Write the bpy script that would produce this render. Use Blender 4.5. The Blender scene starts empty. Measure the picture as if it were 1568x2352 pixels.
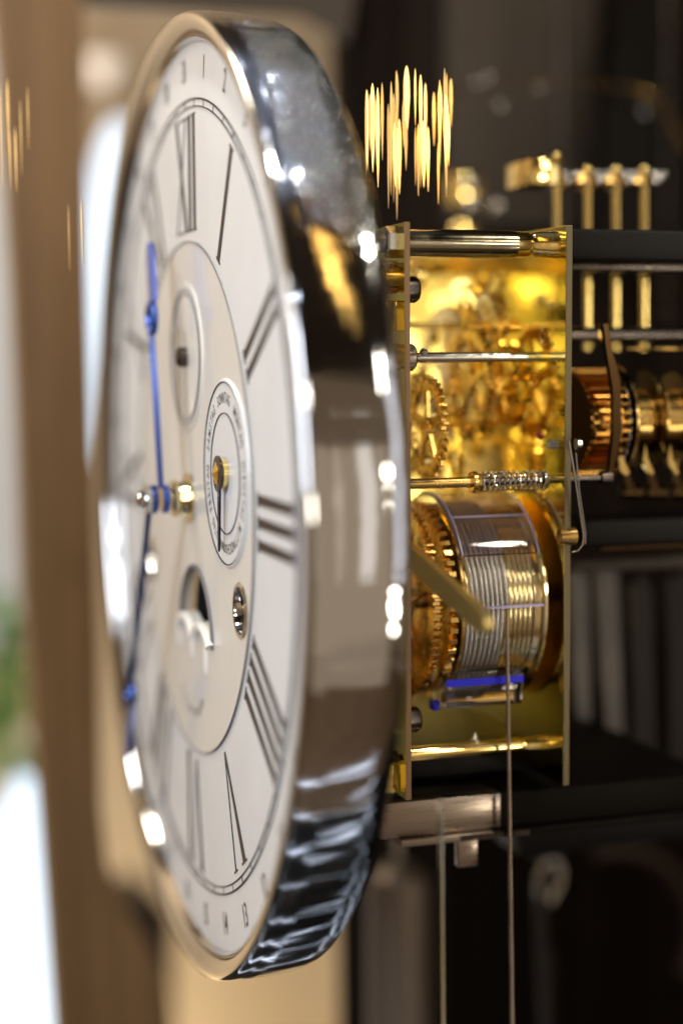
import bpy, bmesh, math, random
from mathutils import Vector, Matrix
from math import sin, cos, pi, radians
random.seed(7)
S = bpy.context.scene
COL = S.collection

# ------------------------------------------------------------------ camera
YAW, PITCH, ROLL = 0.3073, 0.0931, -0.0066
F, CX, CYP = 3823.0, 784.0, 1176.0      # focal length and centre for the photo shown 1568 wide
EYE = Vector((0.117, 0.580, 0.0274))
_r = Vector((cos(YAW), -sin(YAW), 0)); _w = Vector((sin(YAW)*cos(PITCH), cos(YAW)*cos(PITCH), -sin(PITCH)))
_u = Vector((sin(YAW)*sin(PITCH), cos(YAW)*sin(PITCH), cos(PITCH)))
CR, CU = _r*cos(ROLL)+_u*sin(ROLL), -_r*sin(ROLL)+_u*cos(ROLL)
cam = bpy.data.cameras.new('camera')
cam.sensor_fit = 'HORIZONTAL'; cam.sensor_width = 24.0
cam.lens = 24.0 * F / 1568.0
cam.clip_start = 0.05; cam.clip_end = 200
cam.dof.use_dof = True; cam.dof.focus_distance = 4.465
cam.dof.aperture_fstop = 0.29
camo = bpy.data.objects.new('camera', cam); COL.objects.link(camo)
mw = Matrix((CR, CU, -_w)).transposed().to_4x4(); mw.translation = EYE
camo.matrix_world = mw
S.camera = camo

def at(px, py, X=None, Y=None):
    """point of the scene on the plane X=const or Y=const, measured off the photo"""
    D = _w + CR*((px-CX)/F) - CU*((py-CYP)/F)
    k = (X-EYE.x)/D.x if X is not None else (Y-EYE.y)/D.y
    return EYE + D*k

# ------------------------------------------------------------------ world, lights, exposure
W = bpy.data.worlds.new('World'); S.world = W; W.use_nodes = True
W.node_tree.nodes['Background'].inputs[0].default_value = (0.15, 0.100, 0.058, 1)
W.node_tree.nodes['Background'].inputs[1].default_value = 1.0
S.view_settings.view_transform = 'Standard'; S.view_settings.look = 'None'
S.view_settings.exposure = 0.0; S.view_settings.gamma = 1.0
S.cycles.max_bounces = 10; S.cycles.glossy_bounces = 7; S.cycles.transmission_bounces = 8
S.cycles.sample_clamp_indirect = 6.0
S.cycles.caustics_reflective = False; S.cycles.caustics_refractive = False
S.cycles.use_denoising = True

def area(name, loc, target, size, power, color, sy=None):
    l = bpy.data.lights.new(name, 'AREA'); l.energy = power; l.color = color
    l.shape = 'RECTANGLE' if sy else 'DISK'; l.size = size
    if sy: l.size_y = sy
    o = bpy.data.objects.new(name, l); COL.objects.link(o); o.location = loc
    o.rotation_euler = (Vector(target) - Vector(loc)).to_track_quat('-Z', 'Y').to_euler()
    return o
area('assumed_window_light', (-4.5, 2.2, 1.6), (1.2, 5.2, -.3), 2.6, 300, (0.91, 0.95, 1.0), 3.4)  # assumed window out of view at the left, lights the dial
area('assumed_case_light', (.45, 4.0, 2.7), (1.9, 5.0, -.2), .22, 55, (1.0, 0.93, 0.78))  # assumed spot above the movement, as is the next one
area('assumed_case_light', (3.3, 3.4, 2.4), (1.9, 5.1, -.4), .18, 30, (1.0, 0.90, 0.70))
for x, y, z in ((4.2, 1.0, 2.0), (-.3, .3, 1.8), (4.0, .6, .3), (4.6, 1.4, -1.8), (-.2, .6, -.2)):
    area('warm_fill_light', (x, y, z), (1.9, 5.0, -.5), .50, 21, (1.0, 0.90, 0.72))  # fill lights added for the near side of the movement
area('brass_fill_light', (1.85, 6.95, -.35), (1.85, 5.0, -.35), .55, 1.5, (1.0, 0.88, 0.40), 1.5)  # unseen light added so the brass mirrors a warm glow
rl = random.Random(4)
for x, z, sz in ((1.68, .22, .09), (1.95, .28, .10), (1.84, .12, .07), (2.0, .05, .08), (1.75, -.05, .07), (1.9, -.30, .06), (1.66, -.42, .08), (2.02, -.62, .12), (1.8, -.95, .14), (1.98, -1.0, .08), (1.70, .02, .05)):
    area('brass_bokeh_light', (x, 6.7+rl.uniform(-.1, .1), z), (1.85, 5.0, z*.8), sz, 9.0*sz*sz, (1.0, 0.90, 0.55))  # unseen discs added to mirror as soft spots in the brass
for k in range(22):
    x, z = rl.uniform(1.65, 2.04), rl.uniform(-1.0, .32); sz = rl.uniform(.012, .03)
    area('tiny_bokeh_light', (x, 6.3+rl.uniform(-.1, .1), z), (1.85, 5.0, z*.8), sz, 40*sz*sz, (1.0, 0.92, rl.uniform(.4, .8)))  # tiny unseen lights added for bokeh in the plate
area('wall_fill_light', (-2.5, 9.0, 5.0), (0.6, 12, -1.5), 2.0, 330, (1.0, 0.86, 0.66))  # added to brighten the far wall, as is the next one
area('wall_fill_light', (1.0, 9.6, -6.5), (1.5, 12, -3.4), 1.2, 200, (1.0, 0.86, 0.60))
area('plant_fill_light', (-3.2, 8.2, 1.0), at(20, 1600, Y=9.9), .6, 60, (1, 1, .95))  # added to brighten the leaves
area('ring_reflect_panel', (1, 5, 5.5), (1, 5, 0), 5.5, 13, (0.60, 0.72, 1.0), 5)  # added panel, stands in for the bluish ceiling mirrored in the ring
area('ring_band_panel', (5.0, 1.6, .3), (1.3, 4.0, 0), .8, 12, (0.98, 0.97, 1.0), 3.4)  # unseen panel added to mirror as a white band in the ring
for x, w, p, col in ((5.4, .9, 3.0, (1, .95, .86)), (3.7, .5, .9, (1, .86, .68)), (2.3, .3, .4, (1, .80, .55)), (-1.6, .6, 3, (1, .96, .92))):
    area('ring_stripe_light', (x, -4.6, 0), (1.3, 4.0, -.2), w, p*3, col, 5.0)  # unseen lights added to mirror as upright bands in the ring
area('hub_glint_light', (-1.6, 1.6, 1.4), (1.0, 5.3, -.4), .07, 9, (.95, .97, 1.0))  # small light added to make the hub sparkle
for k, (x, y, z, sz, p) in enumerate(((.2, 4.4, 4.6, .10, 4), (2.2, 5.6, 4.8, .12, 5), (-.9, 1.2, 3.6, .16, 14), (1.6, 3.4, 4.4, .08, 3), (1.0, 6.4, 4.8, .10, 4))):
    area('ring_sparkle_light', (x, y, z), (1.2, 5.3, .5), sz, p, (0.84, 0.90, 1.0))  # small unseen lights added for sparkle high in the ring
area('ring_fill_glow', (4.0, -5.2, -2.5), (1.3, 4.0, -.2), 11, 105, (1.0, .78, .54), 11)  # unseen panel added to warm the middle of the ring's reflection
r0 = random.Random(21)
for k in range(8):
    y = 2.9+k*.46+r0.uniform(-.08, .08); w = r0.choice((.02, .03, .05))
    area('ring_streak_light', (1.6, y, -3.1), (1.6, y-.01, 0), 2.6, 22*w*(.6+r0.random()), (0.80, 0.87, 1.0), w)  # unseen strips added to mirror as streaks low in the ring

# ------------------------------------------------------------------ materials
def principled(name, col, metal=0.0, rough=0.5, bump=0.0, bscale=40, var=0.0, vscale=8, stretch=(1,1,1),
               rvar=0.0, emis=None, estr=0.0, trans=0.0, ior=1.45, coat=0.0, alpha=1.0, spec=None, detail=4):
    m = bpy.data.materials.new(name); m.use_nodes = True
    nt = m.node_tree; b = nt.nodes['Principled BSDF']
    b.inputs['Base Color'].default_value = (*col, 1)
    b.inputs['Metallic'].default_value = metal; b.inputs['Roughness'].default_value = rough
    b.inputs['IOR'].default_value = ior; b.inputs['Transmission Weight'].default_value = trans
    b.inputs['Coat Weight'].default_value = coat; b.inputs['Alpha'].default_value = alpha
    b.inputs['Coat Roughness'].default_value = 0.06
    if spec is not None: b.inputs['Specular IOR Level'].default_value = spec
    if emis: b.inputs['Emission Color'].default_value = (*emis, 1); b.inputs['Emission Strength'].default_value = estr
    if bump or var or rvar:
        tc = nt.nodes.new('ShaderNodeTexCoord'); mp = nt.nodes.new('ShaderNodeMapping')
        mp.inputs['Scale'].default_value = stretch
        nt.links.new(tc.outputs['Object'], mp.inputs['Vector'])
    if var:
        n = nt.nodes.new('ShaderNodeTexNoise'); n.inputs['Scale'].default_value = vscale; n.inputs['Detail'].default_value = detail
        nt.links.new(mp.outputs[0], n.inputs['Vector'])
        r = nt.nodes.new('ShaderNodeMapRange'); r.inputs['To Min'].default_value = 1-var; r.inputs['To Max'].default_value = 1+var
        r.inputs['From Min'].default_value = .3; r.inputs['From Max'].default_value = .7
        nt.links.new(n.outputs['Fac'], r.inputs['Value'])
        h = nt.nodes.new('ShaderNodeHueSaturation'); h.inputs['Color'].default_value = (*col, 1)
        nt.links.new(r.outputs[0], h.inputs['Value']); nt.links.new(h.outputs[0], b.inputs['Base Color'])
    if rvar:
        n = nt.nodes.new('ShaderNodeTexNoise'); n.inputs['Scale'].default_value = vscale*2.3; n.inputs['Detail'].default_value = 6
        nt.links.new(mp.outputs[0], n.inputs['Vector'])
        r = nt.nodes.new('ShaderNodeMapRange'); r.inputs['From Min'].default_value = .35; r.inputs['From Max'].default_value = .65
        r.inputs['To Min'].default_value = max(rough-rvar, .01); r.inputs['To Max'].default_value = rough+rvar
        nt.links.new(n.outputs['Fac'], r.inputs['Value']); nt.links.new(r.outputs[0], b.inputs['Roughness'])
    if bump:
        n = nt.nodes.new('ShaderNodeTexNoise'); n.inputs['Scale'].default_value = bscale; n.inputs['Detail'].default_value = detail
        nt.links.new(mp.outputs[0], n.inputs['Vector'])
        u = nt.nodes.new('ShaderNodeBump'); u.inputs['Strength'].default_value = 1.0; u.inputs['Distance'].default_value = bump
        nt.links.new(n.outputs['Fac'], u.inputs['Height']); nt.links.new(u.outputs[0], b.inputs['Normal'])
    return m

def chrome_mat():
    """polished steel, dusty with fine droplets on the upper half, rippled below"""
    m = principled('polished_chrome', (0.62, 0.64, 0.68), 1, .09)
    nt = m.node_tree; b = nt.nodes['Principled BSDF']; L = nt.links
    tc = nt.nodes.new('ShaderNodeTexCoord')
    sep = nt.nodes.new('ShaderNodeSeparateXYZ'); L.new(tc.outputs['Object'], sep.inputs[0])
    up = nt.nodes.new('ShaderNodeMapRange'); up.inputs['From Min'].default_value = .60; up.inputs['From Max'].default_value = 1.05
    L.new(sep.outputs['Z'], up.inputs['Value'])
    vo = nt.nodes.new('ShaderNodeTexVoronoi'); vo.inputs['Scale'].default_value = 105; vo.inputs['Randomness'].default_value = 1
    L.new(tc.outputs['Object'], vo.inputs['Vector'])
    dm = nt.nodes.new('ShaderNodeMapRange'); dm.interpolation_type = 'SMOOTHSTEP'
    dm.inputs['From Min'].default_value = .0; dm.inputs['From Max'].default_value = .42
    dm.inputs['To Min'].default_value = 1; dm.inputs['To Max'].default_value = 0
    L.new(vo.outputs['Distance'], dm.inputs['Value'])
    mu = nt.nodes.new('ShaderNodeMath'); mu.operation = 'MULTIPLY'; L.new(dm.outputs[0], mu.inputs[0])
    ox = nt.nodes.new('ShaderNodeMapRange'); ox.inputs['From Min'].default_value = -.085; ox.inputs['From Max'].default_value = -.05; L.new(sep.outputs['X'], ox.inputs['Value'])
    m2 = nt.nodes.new('ShaderNodeMath'); m2.operation = 'MULTIPLY'; L.new(ox.outputs[0], m2.inputs[0]); L.new(up.outputs[0], m2.inputs[1]); L.new(m2.outputs[0], mu.inputs[1])
    bp = nt.nodes.new('ShaderNodeBump'); bp.inputs['Distance'].default_value = .0030; L.new(mu.outputs[0], bp.inputs['Height'])
    wn = nt.nodes.new('ShaderNodeTexNoise'); wn.inputs['Scale'].default_value = 9; wn.inputs['Detail'].default_value = 2
    mp = nt.nodes.new('ShaderNodeMapping'); mp.inputs['Scale'].default_value = (.06, 1, 1)
    L.new(tc.outputs['Object'], mp.inputs[0]); L.new(mp.outputs[0], wn.inputs['Vector'])
    b2 = nt.nodes.new('ShaderNodeBump'); b2.inputs['Distance'].default_value = .008
    m3 = nt.nodes.new('ShaderNodeMath'); m3.operation = 'MULTIPLY'; L.new(wn.outputs['Fac'], m3.inputs[0]); L.new(ox.outputs[0], m3.inputs[1]); L.new(m3.outputs[0], b2.inputs['Height']); L.new(bp.outputs[0], b2.inputs['Normal']); L.new(b2.outputs[0], b.inputs['Normal'])
    rr = nt.nodes.new('ShaderNodeMapRange'); rr.inputs['To Min'].default_value = .075; rr.inputs['To Max'].default_value = .14
    L.new(up.outputs[0], rr.inputs['Value']); L.new(rr.outputs[0], b.inputs['Roughness'])
    return m

M = {}
M['chrome'] = chrome_mat()
M['chrome_plain'] = principled('plain_chrome', (.66, .67, .69), 1, .06, bump=.002, bscale=6)
M['steel'] = principled('polished_steel', (.55, .54, .52), 1, .16, rvar=.06, vscale=20, stretch=(1, 6, 6))
M['dark_steel'] = principled('dark_steel', (.10, .085, .075), 1, .28, rvar=.08)
M['brass'] = principled('polished_brass', (.95, .74, .28), 1, .09, bump=.0006, bscale=7, rvar=.05, vscale=6)
M['plate'] = principled('brass_plate_face', (.95, .76, .20), 1, .085, bump=.00018, bscale=5, rvar=.02, vscale=9)
M['edge'] = principled('milled_brass_edge', (.22, .145, .09), 1, .45, bump=.0006, bscale=120, stretch=(1, 1, .1), var=.12)
M['oldbrass'] = principled('warm_brass', (.62, .41, .14), 1, .20, rvar=.08)
M['copper'] = principled('copper_brass', (.66, .42, .12), 1, .24, rvar=.08)
M['black'] = principled('black_enamel', (.004, .004, .005), 0, .40, bump=.0012, bscale=160, spec=.18)
M['dial'] = principled('dial_enamel', (.68, .705, .745), 0, .36, coat=.25, var=.05, vscale=3)
M['disc'] = principled('dial_centre_enamel', (.68, .68, .67), 0, .26, coat=.45, bump=.0010, bscale=30, stretch=(1, 1, .3))
M['ink'] = principled('black_ink', (.018, .014, .016), 0, .40)
M['greyink'] = principled('grey_ink', (.16, .15, .16), 0, .45)
M['blue'] = principled('blued_steel', (.06, .12, .46), .75, .28)
M['bluetip'] = principled('bright_blued_steel', (.20, .28, .90), .9, .32)
M['blue2'] = principled('deep_blued_steel', (.05, .09, .30), .8, .22)
M['paleb'] = principled('pale_brass', (.80, .68, .42), 1, .15)
M['darkblue'] = principled('dark_blued_steel', (.012, .03, .09), 1, .25)
M['night'] = principled('moon_disc_night', (.004, .005, .012), 0, .6, spec=.1)
M['enamelwhite'] = principled('white_enamel', (.85, .85, .85), 0, .15, coat=.5)
M['cable'] = principled('steel_cable', (.62, .61, .60), 1, .26)
M['rope'] = principled('bare_cable', (.40, .32, .25), 1, .38)
M['acrylic'] = principled('clear_acrylic', (.88, .85, 1.0), 0, .03, trans=1.0, ior=1.32)
M['acrylicedge'] = principled('acrylic_cut_edge', (.55, .50, .85), 0, .3, alpha=.75)
M['blueglass'] = principled('blue_film', (.01, .015, .75), 0, .25, alpha=.95)
M['bracketshade'] = principled('shaded_bracket', (.006, .005, .0045), 0, .5, spec=.06)  # copy of the bracket metal with the rear shade put into its colour
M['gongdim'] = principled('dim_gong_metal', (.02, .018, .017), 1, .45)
M['pillar'] = principled('dark_pillar_steel', (.30, .27, .19), 1, .14, rvar=.05)
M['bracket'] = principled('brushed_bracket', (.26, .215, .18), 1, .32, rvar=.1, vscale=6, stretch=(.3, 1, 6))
M['case'] = principled('black_lacquer', (.004, .0035, .003), 0, .3, spec=.2, var=.3, vscale=1.5)
M['casedark'] = principled('case_interior_cloth', (.012, .008, .006), 0, .7, spec=.05, var=.6, vscale=2.2, stretch=(5, 1, .15))
M['taupe'] = principled('taupe_panel', (.055, .044, .034), 0, .7, spec=.1, var=.2, vscale=1.2)
M['wall'] = principled('beige_plaster', (.52, .40, .27), 0, .7, var=.10, vscale=1.0, stretch=(2.5, 1, .3))
M['wood'] = principled('brown_wood', (.18, .098, .038), 0, .45, var=.22, vscale=2.2, stretch=(6, 6, .25), coat=.1, bump=.004, bscale=5)
M['darkwood'] = principled('dark_brown_wood', (.035, .022, .014), 0, .5, var=.2, vscale=2)
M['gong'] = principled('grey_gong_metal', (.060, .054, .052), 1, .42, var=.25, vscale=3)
M['white'] = principled('white_panel', (.75, .76, .78), 0, .5)
M['leaf'] = principled('green_leaf', (.16, .36, .07), 0, .5, var=.4, vscale=5)
M['pot'] = principled('white_pot', (.7, .72, .74), 0, .4)
M['glow'] = principled('daylight_glow', (.7, .8, .9), 0, .5, emis=(.66, .82, 1.0), estr=1.5)
M['lampglow'] = principled('lamp_shade_glow', (.8, .7, .6), 0, .5, emis=(1.0, .86, .72), estr=.75)
M['goldstreak'] = principled('gold_reflection_glow', (.9, .6, .2), 0, .3, emis=(1.0, .60, .17), estr=2.2)
M['goldstreak2'] = principled('gold_streak_glow', (.9, .6, .2), 0, .3, emis=(1.0, .58, .13), estr=4.5)  # glow of the unseen rods added for streaks in the ring
M['copperdark'] = principled('dark_copper_brass', (.04, .022, .009), 1, .28)
M['edge2'] = principled('dark_milled_edge', (.12, .10, .06), 1, .42, var=.15, bump=.0006, bscale=120, stretch=(1, 1, .1))
M['lever'] = principled('dull_lever_brass', (.72, .55, .22), 1, .38)
M['darkgold'] = principled('dark_gold', (.42, .22, .05), 1, .24)
M['darkbrass'] = principled('dark_brass_alloy', (.30, .19, .06), 1, .22)  # one even, darker brass tone
M['satin'] = principled('satin_grey_weight', (.16, .125, .10), .6, .45, var=.3, vscale=2, stretch=(3,3,.2))
M['midstreak'] = principled('amber_reflection_glow', (.8, .5, .15), 0, .3, emis=(1.0, .52, .12), estr=1.2)
M['goldstreak3'] = principled('amber_glint_glow', (.9, .6, .2), 0, .3, emis=(1.0, .60, .14), estr=1.25)  # glow of the unseen balls added for glints in the ring
M['faintstreak'] = principled('dim_reflection_glow', (.6, .4, .15), 0, .3, emis=(1.0, .60, .22), estr=.45)
M['floor'] = principled('dark_floor', (.34, .23, .14), 0, .5, var=.2, vscale=1)
M['glass'] = principled('case_glass', (.9, .95, .92), 0, .02, trans=1, ior=1.12)
M['jewel'] = principled('ruby_jewel', (.30, .03, .02), 0, .1, coat=.5)

# ------------------------------------------------------------------ object helpers
WL = {}
DIAL = None    # while the dial is built: (centre, size of its unit)
def mesh_obj(name, verts, faces, mat, parent=None, smooth=True, angle=35):
    vs = [Vector(v) for v in verts]
    if DIAL: vs = [DIAL[0]+(v-DIAL[0])*DIAL[1] for v in vs]
    lo = Vector((min(v[i] for v in vs) for i in range(3))); hi = Vector((max(v[i] for v in vs) for i in range(3)))
    c = (lo+hi)/2
    me = bpy.data.meshes.new(name); me.from_pydata([tuple(v-c) for v in vs], [], faces); me.update()
    bm = bmesh.new(); bm.from_mesh(me)
    bmesh.ops.recalc_face_normals(bm, faces=bm.faces)
    if smooth:
        a = radians(angle)
        for f in bm.faces: f.smooth = True
        for e in bm.edges:
            if len(e.link_faces) != 2 or e.calc_face_angle(0) > a: e.smooth = False
    bm.to_mesh(me); bm.free()
    me.materials.append(M[mat])
    o = bpy.data.objects.new(name, me); COL.objects.link(o); WL[o.name] = c.copy()
    if parent is not None:
        o.parent = parent; o.location = c - WL[parent.name]
    else: o.location = c
    return o
def tag(o, label, cat, group=None, kind=None):
    o['label'] = label; o['category'] = cat
    if group: o['group'] = group
    return o
def thing(name, label, cat, loc, group=None):
    o = bpy.data.objects.new(name, None); COL.objects.link(o); o.location = loc
    o.empty_display_size = .1
    WL[o.name] = Vector(loc)
    return tag(o, label, cat, group)
def struct(o): o['kind'] = 'structure'; return o

class G:   # gather geometry
    def __init__(s): s.v = []; s.f = []
    def add(s, v, f):
        n = len(s.v); s.v += [tuple(x) for x in v]; s.f += [tuple(i+n for i in q) for q in f]; return s
    def build(s, name, mat, parent=None, **k): return mesh_obj(name, s.v, s.f, mat, parent, **k)
    def box(s, a, b, bev=0.0):
        (x0, y0, z0), (x1, y1, z1) = [(min(a[i], b[i]) for i in range(3)), (max(a[i], b[i]) for i in range(3))]
        if bev <= 0:
            v = [(x, y, z) for x in (x0, x1) for y in (y0, y1) for z in (z0, z1)]
            return s.add(v, [(0,1,3,2),(4,6,7,5),(0,4,5,1),(2,3,7,6),(0,2,6,4),(1,5,7,3)])
        bm = bmesh.new(); bmesh.ops.create_cube(bm, size=1)
        for v in bm.verts: v.co = Vector(((x0+x1)/2+v.co.x*(x1-x0), (y0+y1)/2+v.co.y*(y1-y0), (z0+z1)/2+v.co.z*(z1-z0)))
        bmesh.ops.bevel(bm, geom=list(bm.edges), offset=bev, segments=2, affect='EDGES', profile=.5)
        bm.verts.index_update(); vv = [v.co.copy() for v in bm.verts]; ff = [[v.index for v in f.verts] for f in bm.faces]
        bm.free(); return s.add(vv, ff)
    def lathe(s, p, ax, prof, seg=32, closed=False, a0=0, a1=2*pi, ref=None):
        """prof: (distance along axis, radius)"""
        p = Vector(p); ax = Vector(ax).normalized()
        u = Vector(ref) if ref else (Vector((0,0,1)) if abs(ax.z) < .9 else Vector((0,1,0)))
        u = (u - ax*u.dot(ax)).normalized(); w = ax.cross(u)
        full = abs((a1-a0)-2*pi) < 1e-6; n = seg if full else seg+1
        v = []; f = []
        for (t, r) in prof:
            for k in range(n):
                a = a0+(a1-a0)*k/seg; v.append(p+ax*t+(u*cos(a)+w*sin(a))*r)
        m = len(prof)
        for i in range(m if closed else m-1):
            for k in range(seg):
                k2 = (k+1) % n; j = (i+1) % m
                f.append((i*n+k, i*n+k2, j*n+k2, j*n+k))
        if not closed and full:
            if prof[0][1] > 1e-6: f.append(tuple(range(n)))
            if prof[-1][1] > 1e-6: f.append(tuple((m-1)*n+k for k in range(n)))
        if closed and not full:
            f.append(tuple(i*n for i in range(m))); f.append(tuple(i*n+n-1 for i in range(m)))
        return s.add(v, f)
    def rod(s, p0, p1, r, seg=20, bev=None):
        p0, p1 = Vector(p0), Vector(p1); L = (p1-p0).length; b = min(r*.25, L*.2) if bev is None else bev
        return s.lathe(p0, p1-p0, [(0, r-b), (b, r), (L-b, r), (L, r-b)], seg)
    def tube(s, pts, r, seg=8, closed=False):
        pts = [Vector(p) for p in pts]; n = len(pts); v = []; f = []
        prev = None
        for i, p in enumerate(pts):
            t = (pts[min(i+1, n-1)]-pts[max(i-1, 0)]).normalized()
            if prev is None: prev = t.orthogonal().normalized()
            prev = (prev - t*prev.dot(t)).normalized(); w = t.cross(prev)
            rr = r(i/(n-1)) if callable(r) else r
            for k in range(seg):
                a = 2*pi*k/seg; v.append(p+(prev*cos(a)+w*sin(a))*rr)
        for i in range(n-1):
            for k in range(seg):
                k2 = (k+1) % seg; f.append((i*seg+k, i*seg+k2, (i+1)*seg+k2, (i+1)*seg+k))
        f.append(tuple(range(seg))[::-1]); f.append(tuple((n-1)*seg+k for k in range(seg)))
        return s.add(v, f)
    def prism(s, poly, off):
        off = Vector(off); n = len(poly)
        v = [Vector(p) for p in poly]+[Vector(p)+off for p in poly]
        f = [tuple(range(n))[::-1], tuple(range(n, 2*n))]+[(i, (i+1) % n, n+(i+1) % n, n+i) for i in range(n)]
        return s.add(v, f)
    def sphere(s, c, r, seg=16, sc=(1,1,1)):
        m = seg//2; v = []; f = []
        for i in range(m+1):
            th = pi*i/m
            for k in range(seg):
                a = 2*pi*k/seg; v.append((c[0]+r*sc[0]*sin(th)*cos(a), c[1]+r*sc[1]*sin(th)*sin(a), c[2]+r*sc[2]*cos(th)))
        for i in range(m):
            for k in range(seg):
                k2 = (k+1) % seg; f.append((i*seg+k, i*seg+k2, (i+1)*seg+k2, (i+1)*seg+k))
        return s.add(v, f)

def gear(g, X, th, Yc, Zc, r, teeth, depth, skew=0.35, hub=None, spokes=0, phase=0):
    """toothed wheel whose axis runs along X; skew makes ratchet teeth"""
    pts = []
    for k in range(teeth):
        a = 2*pi*(k+phase)/teeth; s = 2*pi/teeth
        for fr, rr in ((0, r-depth), (.18+skew*.3, r), (.42+skew*.5, r), (.62+skew*.36, r-depth)):
            pts.append((a+s*fr, rr))
    n = len(pts); rim = r-depth-max(r*.14, .012) if spokes else .0
    vo = [(X, Yc-rr*sin(a), Zc+rr*cos(a)) for a, rr in pts]; vo2 = [(X+th, y, z) for (_, y, z) in vo]
    if not spokes:
        g.add(vo+vo2, [tuple(range(n)), tuple(range(n, 2*n))[::-1]]+[(i, (i+1) % n, n+(i+1) % n, n+i) for i in range(n)])
    else:
        vi = [(X, Yc-rim*sin(a), Zc+rim*cos(a)) for a, rr in pts]; vi2 = [(X+th, y, z) for (_, y, z) in vi]
        f = []
        for i in range(n):
            j = (i+1) % n
            f += [(i, j, n+j, n+i), (i, 2*n+i, 2*n+j, j), (n+i, n+j, 3*n+j, 3*n+i), (2*n+i, 3*n+i, 3*n+j, 2*n+j)]
        g.add(vo+vo2+vi+vi2, f)
        hr = hub or r*.22
        g.lathe((X-.003, Yc, Zc), (1,0,0), [(0, hr), (th+.006, hr)], 24)
        for k in range(spokes):
            a = 2*pi*k/spokes+phase; rd = Vector((0, -sin(a), cos(a))); tg = Vector((0, -cos(a), -sin(a)))
            c = Vector((X+th*.15, Yc, Zc)); w0, w1 = r*.085, r*.055
            g.prism([c+rd*hr*.9+tg*w0, c+rd*(rim+.003)+tg*w1, c+rd*(rim+.003)-tg*w1, c+rd*hr*.9-tg*w0], (th*.7, 0, 0))
    return g

# ================================================================== SETTING
g = G().box((-9, -8, -7.6), (14, 14, -7.5)); struct(g.build('floor', 'floor', smooth=False))
g = G().box((-9, 12, -7.5), (9, 12.2, 7)); struct(g.build('back_wall', 'wall', smooth=False))
g = G().box((-9.2, -8, -7.5), (-9, 14, 7)); struct(g.build('side_wall', 'wall', smooth=False))
g = G().box((-9, -8, 7), (14, 14, 7.1)); struct(g.build('ceiling', 'darkwood', smooth=False))

# dark case standing round the movement
case = thing('clock_case', 'black lacquered clock case whose dark back and top frame the brass movement', 'clock case', (3.4, 7.5, -3.5))
e = at(778, 400, Y=7.4).x
G().box((e, 7.4, -4.2), (8, 7.5, 3.2), .01).build('back_panel', 'casedark', case)
p = at(1050, 0, Y=7.2); q = at(1395, 520, Y=7.2)
G().box((p.x, 7.3, q.z), (q.x, 7.396, 3.1), .01).build('upper_panel', 'taupe', case)
pl = [at(190, -40, Y=7.3), at(200, 2, Y=7.3), at(420, 14, Y=7.3), at(700, 26, Y=7.3), at(775, 66, Y=7.3), at(800, 90, Y=7.3), at(820, -40, Y=7.3)]
G().prism(pl, (0, .09, 0)).build('top_rail', 'darkwood', case)
g = G()
for k in range(9):   # fluted hanging at the back of the case
    a = at(1045+k*58, 2500, Y=7.33)
    g.rod((a.x, 7.36, -3.2), (a.x, 7.36, -1.25), .030, 10)
g.build('fluting', 'casedark', case)
G().box((-1.5, 3.3, -3.6), (8, 7.39, -3.3), .01).build('ring_dark_panel', 'case', case)  # unseen panel added so the ring mirrors black below
a = at(1290, 500, Y=6.9); b = at(1532, 400, Y=6.9)
G().box((a.x-.02, 6.9, .15), (a.x+.015, 6.93, 2.4), .005).build('glazing_bar', 'gong', case)
G().box((b.x-.006, 6.9, .15), (b.x+.006, 6.93, 2.4), .003).build('glazing_bar', 'dark_steel', case)

# wooden post left of the dial
post = [(-14,-60),(190,-60),(197,250),(202,600),(210,900),(216,1150),(226,1500),(231,1850),(246,1990),(290,2090),(345,2180),(385,2260),(400,2420),
        (136,2420),(118,2150),(97,1850),(76,1600),(60,1350),(50,1000),(38,700),(22,420),(4,150)]
pw = thing('wooden_post', 'tall brown polished wooden post with flared foot left of the dial', 'post', at(200, 2400, Y=7.2))
G().prism([at(x, y, Y=7.2) for x, y in post], (0, .22, 0)).build('shaft', 'wood', pw)
g = G()
for x0, y0, x1, y1 in ((118,-60,150,2420),(165,-60,196,2420)):
    g.prism([at(x0, y0, Y=7.19), at(x0+9, y0, Y=7.19), at(x1+9, y1, Y=7.19), at(x1, y1, Y=7.19)], (0, .02, 0))
g.build('moulding', 'wood', pw)

# window with a round arch, on the far wall
win = thing('oval_window', 'bright bluish white oval window on the beige wall behind the dial', 'window', at(275, 1110, Y=11.9))
def oval(rx, ry, Y, n=40): return [at(278+rx*cos(2*pi*k/n), 690+ry*sin(2*pi*k/n), Y=Y) for k in range(n)]
G().prism(oval(92, 425, 11.94), (0, .05, 0)).build('frame', 'wall', win, smooth=False)
G().prism(oval(84, 415, 11.92), (0, .015, 0)).build('pane', 'glow', win, smooth=False)
lp = thing('wall_lamp', 'small white glowing wall lamp with tapered shade above oval window', 'lamp', at(240, 200, Y=11.7))
G().lathe(at(236, 196, Y=11.6), (0,0,1), [(0, .03), (0.0, .05), (.17, .13), (.17, .11)], 24).build('shade', 'lampglow', lp)
G().rod(at(236, 140, Y=11.6), at(236, 110, Y=11.95), .02).build('arm', 'oldbrass', lp)
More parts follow.
